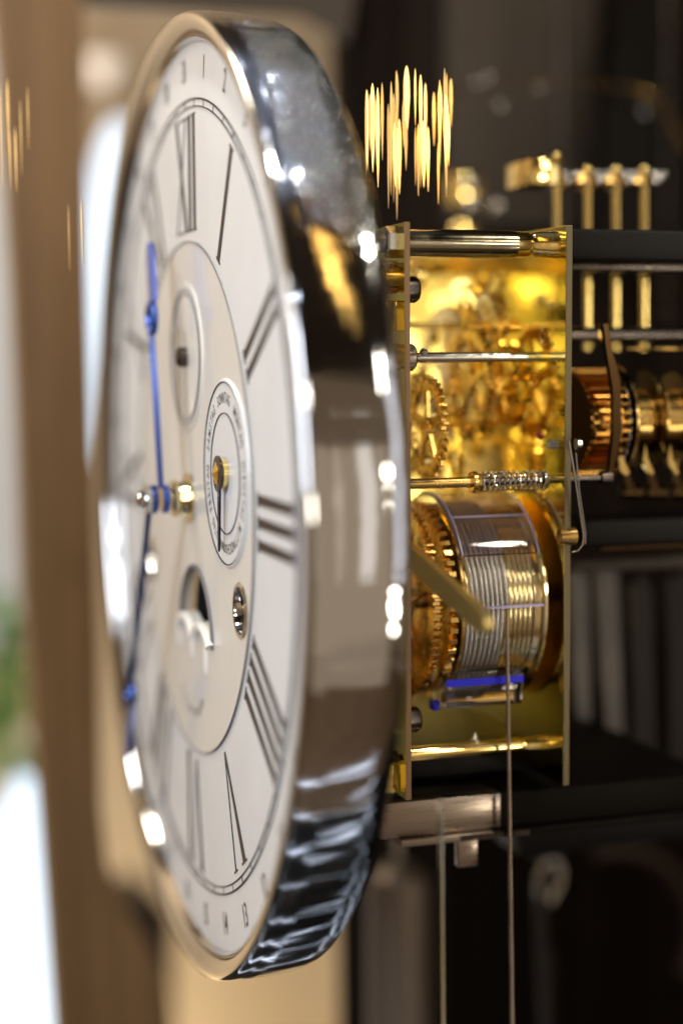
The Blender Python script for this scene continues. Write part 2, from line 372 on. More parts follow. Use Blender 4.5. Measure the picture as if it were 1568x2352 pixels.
# dark shadow shape, plant and pale cabinet by the post
cab = thing('pale_cabinet', 'pale bluish cabinet with daylight put in as its own glow at the lower left edge', 'cabinet', at(40, 2500, Y=10))
G().prism([at(x, y, Y=10) for x, y in ((-60,2000),(20,1830),(70,1720),(88,1790),(132,2500),(-60,2500))], (0, .3, 0)).build('door', 'glow', cab)  # door emits its own glow in place of daylight falling on it
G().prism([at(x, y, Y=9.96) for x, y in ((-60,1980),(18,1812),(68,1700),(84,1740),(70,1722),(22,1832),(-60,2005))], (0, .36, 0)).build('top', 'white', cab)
pnl = tag(G().prism([at(x, y, Y=10.6) for x, y in ((-60,-60),(18,-60),(18,60),(30,500),(52,1000),(60,1500),(-60,1500))], (0, .1, 0)).build('door_leaf', 'white'),
          'pale grey door leaf along the left edge beside the wooden post', 'door')
plant = thing('potted_plant', 'green leafy plant behind the wooden post at the left edge', 'plant', at(20, 1800, Y=9.9))
g = G(); r_ = random.Random(3)
for k in range(150):
    c = at(r_.uniform(-40, 62), r_.uniform(1380, 1790), Y=r_.uniform(9.6, 9.9))
    d1 = Vector((r_.uniform(-1,1), r_.uniform(-.5,.5), r_.uniform(.2,1))).normalized(); d2 = d1.orthogonal()
    L = r_.uniform(.06, .16)
    g.add([c, c+d1*L*.5+d2*L*.22, c+d1*L, c+d1*L*.5-d2*L*.22], [(0,1,2,3)])
lf = g.build('foliage', 'leaf', plant, smooth=False); lf['kind'] = 'stuff'
G().tube([at(20, 1800, Y=9.8), at(24, 1600, Y=9.8), at(10, 1420, Y=9.8)], .012).build('stem', 'leaf', plant)
st = thing('shadow_shape', 'dark brown blurred shape standing for a shadow low behind the foot of the post', 'shadow', at(330, 2500, Y=10))
G().prism([at(x, y, Y=10) for x, y in ((255,2120),(330,2060),(398,2110),(398,2440),(255,2440))], (0, .4, 0)).build('body', 'darkwood', st)  # dark solid standing in for a shadow
G().prism([at(x, y, Y=9.95) for x, y in ((248,2120),(330,2052),(404,2112),(404,2134),(330,2076),(248,2142))], (0, .5, 0)).build('top', 'darkwood', st)

# ================================================================== DIAL
DX, DY, DZ = 1.164, 5.332, -0.3811
KD = 1.05; DC = Vector((DX, DY, DZ)); DIAL = (DC, KD)
def unit(P): return DC+(P-DC)/KD
face = thing('clock', 'large white enamel clock face with roman numerals in a thick chrome ring', 'clock', (1.18, DY, DZ-1.32))
def dp(a, r, x=DX): return Vector((x, DY-r*sin(a), DZ+r*cos(a)))   # a clockwise from top
# chrome ring
prof = [(.015, 1.225), (-.020, 1.230), (-.036, 1.242), (-.045, 1.260), (-.049, 1.278), (-.048, 1.289), (-.043, 1.2965), (-.034, 1.3005)]
prof += [(-.02+.013*k, 1.303-.60*(max(-.02+.013*k-.03, 0))**2-.3*(min(-.02+.013*k-.03, 0))**2) for k in range(13)]
prof += [(.155, 1.290), (.170, 1.285), (.180, 1.279), (.187, 1.270), (.187, 1.245), (.015, 1.245)]
prof = [(x+DX, r) for x, r in prof]
G().lathe((0, DY, DZ), (1,0,0), prof, 256, closed=True).build('bezel_ring', 'chrome', face, angle=50)
# dial plate and centre disc with real openings
def sheet(name, loops, x, th, mat, parent):
    cu = bpy.data.curves.new(name, 'CURVE'); cu.dimensions = '2D'; cu.fill_mode = 'BOTH'; cu.extrude = th/2; cu.bevel_depth = .0
    for P in loops:
        s = cu.splines.new('POLY'); s.points.add(len(P)-1); s.use_cyclic_u = True
        for i, (u, v) in enumerate(P): s.points[i].co = (u, v, 0, 1)
    to = bpy.data.objects.new(name, cu); COL.objects.link(to)
    dg = bpy.context.evaluated_depsgraph_get(); dg.update()
    me = bpy.data.meshes.new_from_object(to.evaluated_get(dg)); bpy.data.objects.remove(to)
    vs = [(x+th/2-v.co.z, DY-v.co.x, DZ+v.co.y) for v in me.vertices]; fs = [tuple(p.vertices) for p in me.polygons]
    bpy.data.meshes.remove(me)
    return mesh_obj(name, vs, fs, mat, parent, angle=30)
def circ(u, v, r, n=64): return [(u+r*cos(2*pi*k/n), v+r*sin(2*pi*k/n)) for k in range(n)]
sheet('dial_plate', [circ(0, 0, 1.235, 160), circ(0, 0, .706, 120)], DX, .02, 'dial', face)
WD = (.444, .0972, .229)               # weekday subdial: right, up, radius
_p = unit(at(432, 820, X=DX)); SD = (DY-_p.y, _p.z-DZ, .20)                        # seconds subdial
_p = unit(at(455, 1465, X=DX)); MD = (DY-_p.y, _p.z-DZ, .20)                          # moon window
_p = unit(at(555, 1403, X=DX)); hole = (DY-_p.y, _p.z-DZ, .060)
hole2 = (-hole[0], hole[1], .060)
moon_loop = [(MD[0]+MD[2]*cos(pi*k/24), MD[1]+MD[2]*sin(pi*k/24)) for k in range(25)]
moon_loop += [(MD[0]-MD[2]*.5+MD[2]*.5*cos(pi-pi*k/12), MD[1]+MD[2]*.5*sin(pi-pi*k/12)) for k in range(1, 12)][:0]
b1 = [(MD[0]-MD[2]+.10*(1-cos(pi*k/10)), MD[1]+.060*sin(pi*k/10)) for k in range(1, 10)]
b2 = [(MD[0]+.10*(1-cos(pi*k/10)), MD[1]+.060*sin(pi*k/10)) for k in range(1, 10)]
moon_loop = moon_loop + b1 + [(MD[0], MD[1])] + b2
sheet('centre_disc', [circ(0, 0, .7035, 160), circ(*hole), circ(*hole2), moon_loop], DX-.004, .024, 'disc', face)
def annulus(name, u, v, r0, r1, x, mat, parent, th=.0025, n=96):
    c = Vector((x, DY-u, DZ+v))
    return G().lathe(c, (-1,0,0), [(0, r0), (th, r0), (th, r1), (0, r1)], n, closed=True).build(name, mat, parent)
annulus('disc_rim', 0, 0, .7035, .7065, DX-.004, 'greyink', face, n=160)
annulus('track_ring', 0, 0, 1.079, 1.084, DX, 'ink', face, n=200)
annulus('track_ring', 0, 0, 1.060, 1.0635, DX, 'ink', face, n=200)
g = G()
for k in range(60):
    a = 2*pi*k/60; w = .0016 if k % 5 else .0034; rd = dp(a, 1, 0)-dp(a, 0, 0); tg = Vector((0, -cos(a), -sin(a)))
    c = dp(a, 0, DX-.0012)
    g.prism([c+rd*1.0635+tg*w, c+rd*1.079+tg*w, c+rd*1.079-tg*w, c+rd*1.0635-tg*w], (.0012, 0, 0))
g.build('minute_marks', 'ink', face, smooth=False)['kind'] = 'stuff'
# roman numerals: bars run radially, feet towards the centre
def bar(g, a, u0, u1, w0, w1, r0=.735, r1=1.035, x=DX):
    """stroke from (u0,r0) to (u1,r1), widths w0,w1"""
    rd = Vector((0, -sin(a), cos(a))); tg = Vector((0, -cos(a), -sin(a))); c = dp(a, 0, x-.002)
    g.prism([c+rd*r0+tg*(u0-w0), c+rd*r1+tg*(u1-w1), c+rd*r1+tg*(u1+w1), c+rd*r0+tg*(u0+w0)], (.002, 0, 0))
NUM = {1:'I', 2:'II', 3:'III', 4:'IIII', 5:'V', 6:'VI', 7:'VII', 8:'VIII', 9:'IX', 10:'X', 11:'XI', 12:'XII'}
for h, s in NUM.items():
    a = 2*pi*h/12; g = G(); sp = .054
    wd = {'I': sp, 'V': .15, 'X': .15}
    tot = sum(wd[c] for c in s); u = -tot/2
    for c in s:
        m = u+wd[c]/2
        r0, r1 = .735, 1.035
        if c == 'I':
            bar(g, a, m, m, .0125, .0125)
        elif c == 'V':
            bar(g, a, m, m-.052, .004, .014); bar(g, a, m+.004, m+.052, .003, .0035)
            bar(g, a, m-.052, m-.052, .028, .028, r1, r1+.005); bar(g, a, m+.052, m+.052, .018, .018, r1, r1+.005)
        else:
            bar(g, a, m+.055, m-.055, .013, .013); bar(g, a, m-.055, m+.055, .0035, .0035)
            bar(g, a, m, m, .07, .07, r1, r1+.004); bar(g, a, m, m, .07, .07, r0-.004, r0)
        if c == 'I':
            bar(g, a, m, m, .020, .020, r0-.005, r0); bar(g, a, m, m, .020, .020, r1, r1+.005)
        u += wd[c]
    g.build('roman_numeral', 'ink', face, smooth=False)

def text(s, size, c, a, name, mat, parent, sx=1.0, flip=False, th=.0016):
    cu = bpy.data.curves.new(name, 'FONT'); cu.body = s; cu.size = size; cu.align_x = 'CENTER'; cu.align_y = 'CENTER'
    cu.extrude = 0.0; cu.resolution_u = 3; cu.offset = size*.004
    to = bpy.data.objects.new(name, cu); COL.objects.link(to)
    dg = bpy.context.evaluated_depsgraph_get(); dg.update()
    me = bpy.data.meshes.new_from_object(to.evaluated_get(dg)); bpy.data.objects.remove(to)
    sg = -1 if flip else 1
    rd = Vector((0, -sin(a), cos(a)))*sg; tg = Vector((0, -cos(a), -sin(a)))*sg
    vs = [c+tg*v.co.x*sx+rd*v.co.y for v in me.vertices]; fs = [tuple(p.vertices) for p in me.polygons]
    bpy.data.meshes.remove(me)
    return mesh_obj(name, vs, fs, mat, parent, smooth=False)
for n in range(1, 32):
    a = radians(11.6+11.613*(n-1)); dg_ = (math.degrees(a) % 360)
    text(str(n), .086, dp(a, 1.160, DX-.0015), a, 'date_numeral', 'ink', face, sx=.62, flip=90 < dg_ < 270)
# weekday subdial, a raised plate
wc = Vector((DX-.004, DY-WD[0], DZ+WD[1]))
sub = G().lathe(wc, (-1,0,0), [(-.001, .242), (.006, .236), (.007, .232), (.0045, .229), (.0045, .001)], 96).build('weekday_subdial', 'dial', face)
wx = DX-.0085
annulus('ring_line', WD[0], WD[1], .2290, .2325, DX-.0085, 'ink', sub)
annulus('ring_line', WD[0], WD[1], .1515, .1540, wx, 'ink', sub)
def ring_text(word, ang, u, v, r, size, x, parent, mat='ink', name='weekday_letter'):
    ws = [.50 if ch != 'I' else .26 for ch in word]; ws = [w if ch not in 'MW' else .64 for w, ch in zip(ws, word)]
    tot = sum(ws)*size; pos = -tot/2
    for ch, w in zip(word, ws):
        m = pos+w*size/2; pos += w*size
        a = radians(ang)+m/r
        c = Vector((x, DY-u-r*sin(a), DZ+v+r*cos(a)))
        text(ch, size, c, a, name, mat, parent, sx=.66)
for k, wd_ in enumerate(['SONNTAG', 'MONTAG', 'DIENSTAG', 'MITTWOCH', 'DONNERSTAG', 'FREITAG', 'SAMSTAG']):
    ring_text(wd_, -3+360/7*k, WD[0], WD[1], .190, .040 if len(wd_) < 9 else .034, wx-.0006, sub)
hub = G().lathe((wx, wc.y, wc.z), (-1,0,0), [(0, .038), (.012, .038), (.015, .034), (.015, .020)], 28).build('hub', 'brass', sub)
G().lathe((wx-.016, wc.y, wc.z), (-1,0,0), [(0, .046), (.006, .046), (.008, .038), (.005, .020)], 28).build('hub_collar', 'dark_steel', sub)
G().lathe((wx-.021, wc.y, wc.z), (-1,0,0), [(0, .034), (.004, .032), (.014, .001)], 5).build('hub_cap', 'brass', sub)
a = radians(184); g = G()
rd = Vector((0, -sin(a), cos(a))); tg = Vector((0, -cos(a), -sin(a))); c = Vector((wx-.018, wc.y, wc.z))
g.prism([c+tg*.011+rd*.02, c+rd*.190+tg*.006, c+rd*.200, c+rd*.190-tg*.006, c-tg*.011+rd*.02], (.005, 0, 0))
g.build('pointer', 'darkblue', sub)
# seconds subdial
sc = Vector((DX-.004, DY-SD[0], DZ+SD[1]))
sec = G().lathe(sc, (-1,0,0), [(-.001, .206), (.003, .204), (.004, .200), (.002, .001)], 96).build('seconds_subdial', 'disc', face)
annulus('ring_line', SD[0], SD[1], .172, .1745, DX-.0072, 'greyink', sec)
annulus('ring_line', SD[0], SD[1], .186, .188, DX-.0075, 'greyink', sec)
g = G()
for k in range(60):
    a = 2*pi*k/60; rd = Vector((0, -sin(a), cos(a))); tg = Vector((0, -cos(a), -sin(a))); c = Vector((DX-.0078, sc.y, sc.z)); w = .0012 if k % 5 else .0024
    g.prism([c+rd*.1745+tg*w, c+rd*.186+tg*w, c+rd*.186-tg*w, c+rd*.1745-tg*w], (.0012, 0, 0))
g.build('second_marks', 'greyink', sec, smooth=False)['kind'] = 'stuff'
for k in range(12):
    text(str((k or 12)*5), .030, Vector((DX-.0072, sc.y-.15*sin(k*pi/6), sc.z+.15*cos(k*pi/6))), k*pi/6, 'second_numeral', 'greyink', sec, sx=.8)
G().lathe((DX-.006, sc.y, sc.z), (-1,0,0), [(0, .028), (.02, .028), (.028, .018), (.030, .001)], 24).build('hub', 'dark_steel', sec)
a = radians(176); rd = Vector((0, -sin(a), cos(a))); tg = Vector((0, -cos(a), -sin(a))); c = Vector((DX-.026, sc.y, sc.z))
G().prism([c-rd*.085+tg*.009, c+rd*.165+tg*.0035, c+rd*.165-tg*.0035, c-rd*.085-tg*.009], (.004, 0, 0)).build('pointer', 'steel', sec)
# moon window
mc = Vector((DX+.045, DY-MD[0], DZ+MD[1]))
G().lathe(mc, (1,0,0), [(0, .24), (.01, .24)], 64).build('moon_disc', 'night', face)
G().sphere((mc.x, mc.y-.05, mc.z+.095), .055, 24, (.35, 1, 1)).build('moon', 'brass', face)
g = G()
pts = [Vector((DX-.006, DY-u, DZ+v)) for u, v in moon_loop+[moon_loop[0]]]
g.tube(pts[:25], .006, 8); g.build('moon_window_rim', 'greyink', face)
g = G()
g.tube([Vector((DX-.010, DY-u, DZ+v-.014)) for u, v in b1], .016, 10); g.tube([Vector((DX-.010, DY-u, DZ+v-.014)) for u, v in b2], .016, 10)
g.sphere((DX-.004, DY-.0, DZ+MD[1]-.04), .022, 14, (.25, 1, 1.6)); g.sphere((DX-.004, DY-.17, DZ+MD[1]-.05), .026, 14, (.25, 1, 1.8)); g.sphere((DX-.004, DY+.17, DZ+MD[1]-.03), .026, 14, (.25, 1, 1.5))
g.build('moon_window_cloud', 'enamelwhite', face)
for k in range(-3, 4):
    a = k*pi/14+pi; text(str(29-(k+3)*4), .032, Vector((DX-.0065, DY+.20*sin(a)*-1, DZ+MD[1]-.02+.20*cos(a))), a, 'moon_numeral', 'ink', face, flip=True)
# winding holes with their sleeves and squares
for (u, v, r) in (hole, hole2):
    c = Vector((DX+.001, DY-u, DZ+v))
    sl = G().lathe(c, (-1,0,0), [(-.12, r*.94), (.004, r*.96), (.0085, r*1.0), (.0085, r*1.14), (.004, r*1.22), (.0035, r*.99), (-.12, r*.985)], 40, closed=True).build('winding_hole_sleeve', 'chrome_plain', face)
    G().lathe(c+Vector((.10, 0, 0)), (-1,0,0), [(0, r*.93), (.003, r*.93)], 32).build('backing', 'night', sl)
    G().lathe(c+Vector((.095, 0, 0)), (-1,0,0), [(0, r*.42), (.065, r*.42), (.07, r*.33)], 4).build('winding_square', 'steel', sl)
# centre boss
boss = G().lathe((DX-.005, DY, DZ), (-1,0,0), [(0, .070), (.006, .070), (.010, .05), (.030, .045), (.036, .052), (.046, .052), (.05, .030), (.075, .028)], 40).build('centre_boss', 'paleb', face)

# hands
XH, XM = at(374, 1150, Y=DY).x, at(348, 1150, Y=DY).x
tipH, tipM = unit(at(338, 556, X=XH)), unit(at(283, 1745, X=XM))
XH, XM = unit(Vector((XH, 0, 0))).x, unit(Vector((XM, 0, 0))).x
hh = thing('hour_hand', 'short blued steel hour hand pointing up, with open ring near its tip', 'clock hand', (XH, DY, DZ))
mh = thing('minute_hand', 'long blued steel minute hand pointing down past the lower left numerals', 'clock hand', (XM, DY, DZ))
def hand(root, x, tip, ringr, ringpos, mt, w=1.0):
    ty, tz = tip.y-DY, tip.z-DZ; L = math.hypot(ty, tz); ang = math.atan2(-ty, tz); ringpos *= L
    rd = Vector((0, -sin(ang), cos(ang))); tg = Vector((0, -cos(ang), -sin(ang))); c = Vector((x, DY, DZ))
    g = G(); st = ((.03, .018), (ringpos*.55, .030), (ringpos-ringr, .012)); v = []
    for q, hw in st: v += [c+rd*q+tg*hw*w, c+rd*q+Vector((-.012, 0, 0)), c+rd*q-tg*hw*w, c+rd*q+Vector((.006, 0, 0))]
    g.add(v, [(i*4+j, i*4+(j+1) % 4, i*4+4+(j+1) % 4, i*4+4+j) for i in range(2) for j in range(4)]+[(0,1,2,3), (8,9,10,11)]).build('shaft', mt, root, angle=10)
    n = 28; P = [c+rd*ringpos+(rd*cos(2*pi*k/n)+tg*sin(2*pi*k/n))*ringr for k in range(n+1)]
    G().tube(P, .011, 8).build('ring', mt, root)
    G().prism([c+rd*(ringpos+ringr)+tg*.030*w, c+rd*(L-.03)+tg*.024*w, c+rd*L, c+rd*(L-.03)-tg*.024*w, c+rd*(ringpos+ringr)-tg*.030*w], (.014, 0, 0)).build('tip', 'bluetip' if mt == 'blue' else mt, root)
    G().lathe((x-.004, DY, DZ), (1,0,0), [(0, .036), (.003, .040), (.016, .040), (.019, .036)], 32).build('collar', mt, root)
hand(hh, XH, tipH, .042, .70, 'blue', 1.15)
hand(mh, XM, tipM, .042, .72, 'blue2', 1.0)
G().lathe((XM-.004, DY, DZ), (-1,0,0), [(0, .040), (.014, .040), (.018, .026), (.030, .024), (.038, .012), (.040, .001)], 32).build('cap', 'chrome_plain', mh)
G().lathe((XH-.003, DY, DZ), (-1,0,0), [(0, .032), (XH-XM-.03, .032)], 24).build('bushing', 'paleb', hh)

DIAL = None
# where unseen glowing rods are added so their mirror image falls on the ring beside the numeral II
_D = (at(712, 545, Y=4.0)-EYE).normalized()
_k = 3.0
while True:
    P_ = EYE+_D*_k
    if math.hypot(P_.y-DY, P_.z-DZ) < 1.368: break
    _k += .002
_n = Vector((0, P_.y-DY, P_.z-DZ)).normalized(); _rf = _D-_n*2*_D.dot(_n)
ROD_C = P_+_rf*3.2

# ================================================================== MOVEMENT
PY, FX0, FX1, BX0, BX1 = 4.73, 1.612, 1.628, 2.076, 2.096
ZT, ZB, YB = .378, -1.170, 6.15
mv = thing('clock_movement', 'polished brass clock movement with two plates, gear wheels and steel arbors', 'clock movement', (1.85, 5.4, ZB))
def plate(name, x0, x1, par):
    o = G().box((x0, PY, ZB), (x1, YB, ZT), .002).build(name, 'plate', par, smooth=False)
    o.data.materials.append(M['edge'])
    for p in o.data.polygons:
        n = p.normal
        if abs(n.x) < .9: p.material_index = 1
    return o
fp = plate('front_plate', FX0, FX1, mv); bp_ = plate('back_plate', BX0, BX1, mv); bp_.data.materials[1] = M['edge2']
def cyl(name, mat, par, px0, px1, py, r, Y, prof=None, seg=28):
    """rod along X seen between two columns of the photo"""
    a, b = at(px0, py, Y=Y), at(px1, py, Y=Y); z = (a.z+b.z)/2
    return G().rod((a.x, Y, z), (b.x, Y, z), r, seg).build(name, mat, par)
def zrow(py, Y, px=1120): return at(px, py, Y=Y).z
# pillars
def pillar(Y, z, r, par, mat='steel'):
    L = BX0-FX1
    o = G().lathe((FX1, Y, z), (1,0,0), [(0, r), (L*.80, r), (L*.83, r*.80), (L*.86, r*.95), (L, r*1.08)], 40).build('pillar', mat, par)
    return o
pillar(4.80, zrow(560, 4.80), .036, mv, 'brass')
pillar(5.85, zrow(560, 4.80), .036, mv, 'brass')
pillar(4.84, zrow(1718, 4.84), .020, mv, 'brass'); pillar(5.85, zrow(1718, 4.84), .03, mv, 'brass')
# silver sleeve of the near top pillar
G().lathe((FX1+.001, 4.80, zrow(560, 4.80)), (1,0,0), [(0, .0362), (0, .0375), (.30, .0375), (.325, .0362)], 40).build('pillar_sleeve', 'pillar', mv)
# arbors
def arbor(Y, py, r, mat, px=1120, x0=FX1, x1=BX0, name='arbor'):
    z = at(px, py, Y=Y).z
    return G().rod((x0, Y, z), (x1, Y, z), r, 20, .001).build(name, mat, mv), z
ar, z820 = arbor(4.87, 820, .0145, 'steel')
c0 = at(945, 820, Y=4.87)
col_ = G().lathe((FX1, 4.87, z820), (1,0,0), [(0, .036), (.004, .038), (.054, .038), (.060, .033), (.060, .014)], 32).build('collar', 'steel', ar)
d0 = at(972, 802, Y=4.835)
G().lathe((d0.x, 4.836, z820+.014), (0, -1, .25), [(0, .010), (.004, .012), (.005, .009), (.0045, .001)], 20).build('set_screw', 'dark_steel', col_)
G().lathe((BX0-.012, 4.87, z820), (1,0,0), [(0, .016), (.012, .016)], 20).build('shoulder', 'brass', ar)
ar2, z748 = arbor(5.25, 748, .009, 'brass')
a, b = at(1066, 748, Y=5.25), at(1170, 748, Y=5.25)
g = G(); gear(g, a.x, b.x-a.x, 5.25, z748, .022, 10, .007, skew=0); g.build('pinion', 'brass', ar2)
ar3, z975 = arbor(5.45, 975, .014, 'brass')
a, b = at(1165, 940, Y=5.5), at(1210, 940, Y=5.5)
ar4, z9 = arbor(5.6, 905, .012, 'brass')
g = G(); gear(g, 1.93, .05, 5.6, z9, .04, 12, .01, skew=0); g.build('pinion', 'brass', ar4)
# hidden-end screws through the front plate inner side
for py, L in ((665, .067), (1650, .068)):
    z = zrow(py, 4.85, 975)
    G().lathe((FX1, 4.85, z), (1,0,0), [(0, .036), (L-.012, .036), (L-.003, .030), (L, .018)], 28).build('foot_nut', 'dark_steel', mv)
z = zrow(716, 5.0, 965)
G().lathe((FX1, 5.02, z), (1,0,0), [(0, .03), (.04, .03), (.05, .02)], 20).build('foot_nut', 'steel', mv)
# gear train seen through the side, directly and mirrored in the polished back plate
def inside(X, w=.02):
    if X > BX0-w: X = 2*BX0-X-w
    return min(max(X, FX1+.02), BX0-w-.005)
def wheel(px, py, Y, R, teeth, mat='brass', th=.014, spokes=5, par=mv, depth=.012, skew=0, hub=None):
    """px is where the near rim of the wheel should show"""
    X = inside(at(px, py, Y=Y-R).x); z = at(px, py, Y=Y-R*.6).z
    g = G(); gear(g, X, th, Y, z, R, teeth, depth, skew=skew, spokes=spokes, hub=hub)
    o = g.build('gear_wheel', mat, par); return o
for (px, py, Y, R, n, mt, dep) in ((1020,985,4.97,.150,36,'copper',.020), (1125,880,5.17,.17,40,'oldbrass',.018), (1187,885,5.13,.13,30,'brass',.018), (1080,860,5.50,.22,44,'paleb',.02),
        (1106,745,5.40,.12,26,'brass',.022), (1152,735,5.25,.09,22,'paleb',.018), (1060,1040,5.30,.14,32,'brass',.018)):
    wheel(px, py, Y, R, n, mat=mt, depth=dep)
r2 = random.Random(11)
for (px, py, Y, R, L, mt) in ((1085,640,5.6,.035,.05,'brass'),(1135,640,5.7,.03,.06,'brass'),(1228,690,5.5,.028,.03,'steel'),(1245,705,5.45,.022,.04,'steel'),
        (1130,770,5.6,.02,.05,'brass'),(1110,775,5.5,.02,.03,'brass'),(1180,785,5.5,.02,.05,'brass'),(1040,885,5.5,.03,.04,'brass'),(1160,860,5.45,.03,.03,'brass'),
        (1100,960,5.5,.022,.02,'brass'),(1120,1010,5.6,.03,.05,'brass'),(1190,940,5.3,.02,.06,'brass'),(975,930,5.3,.025,.04,'steel'),(1075,1030,5.6,.03,.05,'brass'),
        (1205,1060,5.4,.028,.06,'brass'),(965,1060,5.1,.022,.03,'brass'),(1260,870,5.3,.022,.03,'brass'),(1255,930,5.4,.03,.04,'brass')):
    c = at(px, py, Y=Y); c.x = inside(c.x, L)
    G().lathe((c.x, Y, c.z), (1,0,0), [(0, R*.5), (L*.2, R), (L*.8, R), (L, R*.5)], 20).build('bushing', mt, mv)
# details on the inner face of the back plate
for px, py, Y, r, mt in ((1252,772,4.95,.026,'copper'),(1240,1000,4.98,.014,'jewel'),(1242,1140,4.90,.016,'copper')):
    c = at(px, py, X=BX0); G().lathe((BX0+.001, c.y, c.z), (-1,0,0), [(0, r), (.005, r), (.008, r*.6), (.004, r*.4), (.003, .001)], 24).build('pivot_jewel', mt, bp_)
c = at(1278, 1020, X=BX0)
g = G(); prof = []
for k in range(5): prof += [(k*.006, .012), (k*.006+.003, .0145)]
g.lathe((BX0+.002, c.y, c.z), (-1,0,0), prof+[(.032, .010)], 20); g.build('screw', 'steel', bp_)
c = at(1322, 1020, X=BX1); G().lathe((BX1, c.y, c.z), (1,0,0), [(0, .016), (.012, .016), (.016, .010)], 20).build('screw', 'steel', bp_)
# spring arbor
SYY = 4.79
zs = zrow(1106, SYY); xa = at(1085, 1106, Y=SYY).x; xb = at(1248, 1106, Y=SYY).x
sa = G().rod((FX1, SYY, zs), (xa, SYY, zs), .0145, 24).build('spring_arbor', 'oldbrass', mv)
G().rod((xa, SYY, zs), (at(1400, 1100, Y=SYY).x, SYY, zs), .0105, 20).build('spindle', 'dark_steel', sa)
G().lathe((xa-.005, SYY, zs), (1,0,0), [(0, .028), (.002, .030), (.013, .030), (.015, .026), (.03, .022), (.03, .012)], 32).build('spring_seat', 'oldbrass', sa)
g = G(); n = 13*28
g.tube([(xa+.012+(xb-xa-.012)*k/n, SYY+.0255*sin(2*pi*k/28), zs+.0255*cos(2*pi*k/28)) for k in range(n+1)], .0030, 7)
g.build('coil_spring', 'steel', sa)
G().lathe((xb-.002, SYY, zs), (1,0,0), [(0, .028), (.006, .028), (.006, .012)], 24).build('washer', 'dark_steel', sa)
xe = at(1378, 1100, Y=SYY).x
G().lathe((xe, SYY, zs), (1,0,0), [(0, .018), (.03, .020), (.036, .014)], 24).build('end_nut', 'dark_steel', sa)
# nuts and studs on the front of the front plate
def stud(py, Y, pxl, r, mat, par=fp, nut=True, hexn=6):
    z = at(925, py, Y=Y).z
    g = G(); prof = []
    L = FX0-at(pxl, py, Y=Y).x
    for k in range(7): prof += [(L*(.45+.5*k/7), r*.60), (L*(.45+.5*k/7+.035), r*.68)]
    nt_ = G().lathe((FX0, Y, z), (-1,0,0), [(0, r), (L*.38, r), (L*.44, r*.85)], hexn).build('nut', mat, par)
    g.lathe((FX0, Y, z), (-1,0,0), prof+[(L, r*.5)], 20); g.build('thread', mat, nt_)
stud(556, 4.80, 848, .042, 'steel'); stud(1752, 4.84, 878, .036, 'dark_steel')
z = at(900, 820, Y=4.87).z
G().lathe((FX0, 4.87, z), (-1,0,0), [(0, .038), (.03, .038), (.033, .033), (.04, .033), (.043, .036), (.09, .034), (.095, .022)], 32).build('bushing_boss', 'brass', fp)
z = at(900, 655, Y=4.9).z
G().lathe((FX0, 4.86, z+.02), (-1,0,0), [(0, .045), (.02, .045), (.022, .040), (.075, .040), (.08, .034)], 32).build('bushing_boss', 'oldbrass', fp)
G().box((FX0-.07, 4.80, at(900, 760, Y=4.8).z), (FX0, 4.95, at(900, 690, Y=4.8).z), .004).build('bridge_block', 'plate', fp)
G().box((FX0-.085, 5.0, at(900, 1500, Y=5).z), (FX0-.06, 5.9, at(900, 880, Y=5).z), .003).build('bridge_block', 'plate', fp)
G().box((FX0-.05, 4.78, ZB+.01), (FX0, 4.9, ZB+.09), .004).build('bridge_block', 'plate', fp)
# finial on lower pillar and strip standing in for a brass reflection
c = at(1091, 1698, Y=4.84)
G().lathe((c.x, 4.84, c.z-.010), (0,0,1), [(0, .014), (.006, .014), (.008, .009), (.030, .001)], 20).build('pointed_pin', 'steel', mv)
a, b = at(1012, 1745, Y=5.0), at(1190, 1745, Y=5.0)
G().box((a.x, 4.98, a.z-.015), (b.x, 5.05, a.z+.010), .002).build('reflection_strip', 'oldbrass', mv)
G().box((FX1, 4.95, ZB+.0), (BX0, YB, ZB+.085), .003).build('lower_block', 'black', mv)
# U-shaped wire and knob at the back plate
kn = at(1300, 1228, X=BX1-.01)
G().lathe((BX0-.03, 4.70, kn.z), (1,0,0), [(0, .020), (.03, .024), (.045, .026), (.050, .018), (.052, .001)], 28).build('knob', 'oldbrass', bp_)
pts = [at(1306, 1010, Y=4.70), at(1316, 1070, Y=4.70), at(1334, 1190, Y=4.70), at(1340, 1232, Y=4.70), at(1337, 1252, Y=4.70), at(1326, 1266, Y=4.70), at(1314, 1268, Y=4.70)]
G().tube(pts, .0035, 8).build('wire_clip', 'steel', bp_)
pts = [at(1322, 1040, Y=4.74), at(1330, 1130, Y=4.74), at(1344, 1225, Y=4.74), at(1343, 1250, Y=4.74)]
G().tube(pts, .0025, 8).build('wire_clip', 'steel', bp_)

# brass lever leaning towards the viewer
lv = thing('brass_lever', 'flat blurred brass lever sticking out in front of the cable drum', 'lever', (1.60, 4.70, -.47))
A = at(918, 1262, X=1.60); B = at(1100, 1428, X=1.60)
dr = (B-A).normalized(); up = Vector((0, -dr.z, dr.y)); 
if up.z < 0: up = -up
h = .030
poly = [A+up*h, B+up*h*1.0, B+dr*.03+up*h*.5, B+dr*.036, B+dr*.03-up*h*.6, B-up*h*1.1, A-up*h]
G().prism(poly, (.022, 0, 0)).build('arm', 'lever', lv)
G().lathe(A-dr*.06, (1,0,0), [(-.02, .03), (.03, .03)], 24).build('pivot', 'brass', lv)

# ================================================================== DRUM
RY, RZ, RR = 5.065, at(1160, 1385, Y=4.9).z, .270
dx0 = at(1068, 1385, Y=RY-RR).x; dx1 = at(1247, 1385, Y=RY-RR-.012).x
drum = thing('cable_drum', 'brass cable drum wound with steel cable, ratchet wheel on its left side', 'cable drum', (1.9, RY, RZ-RR))
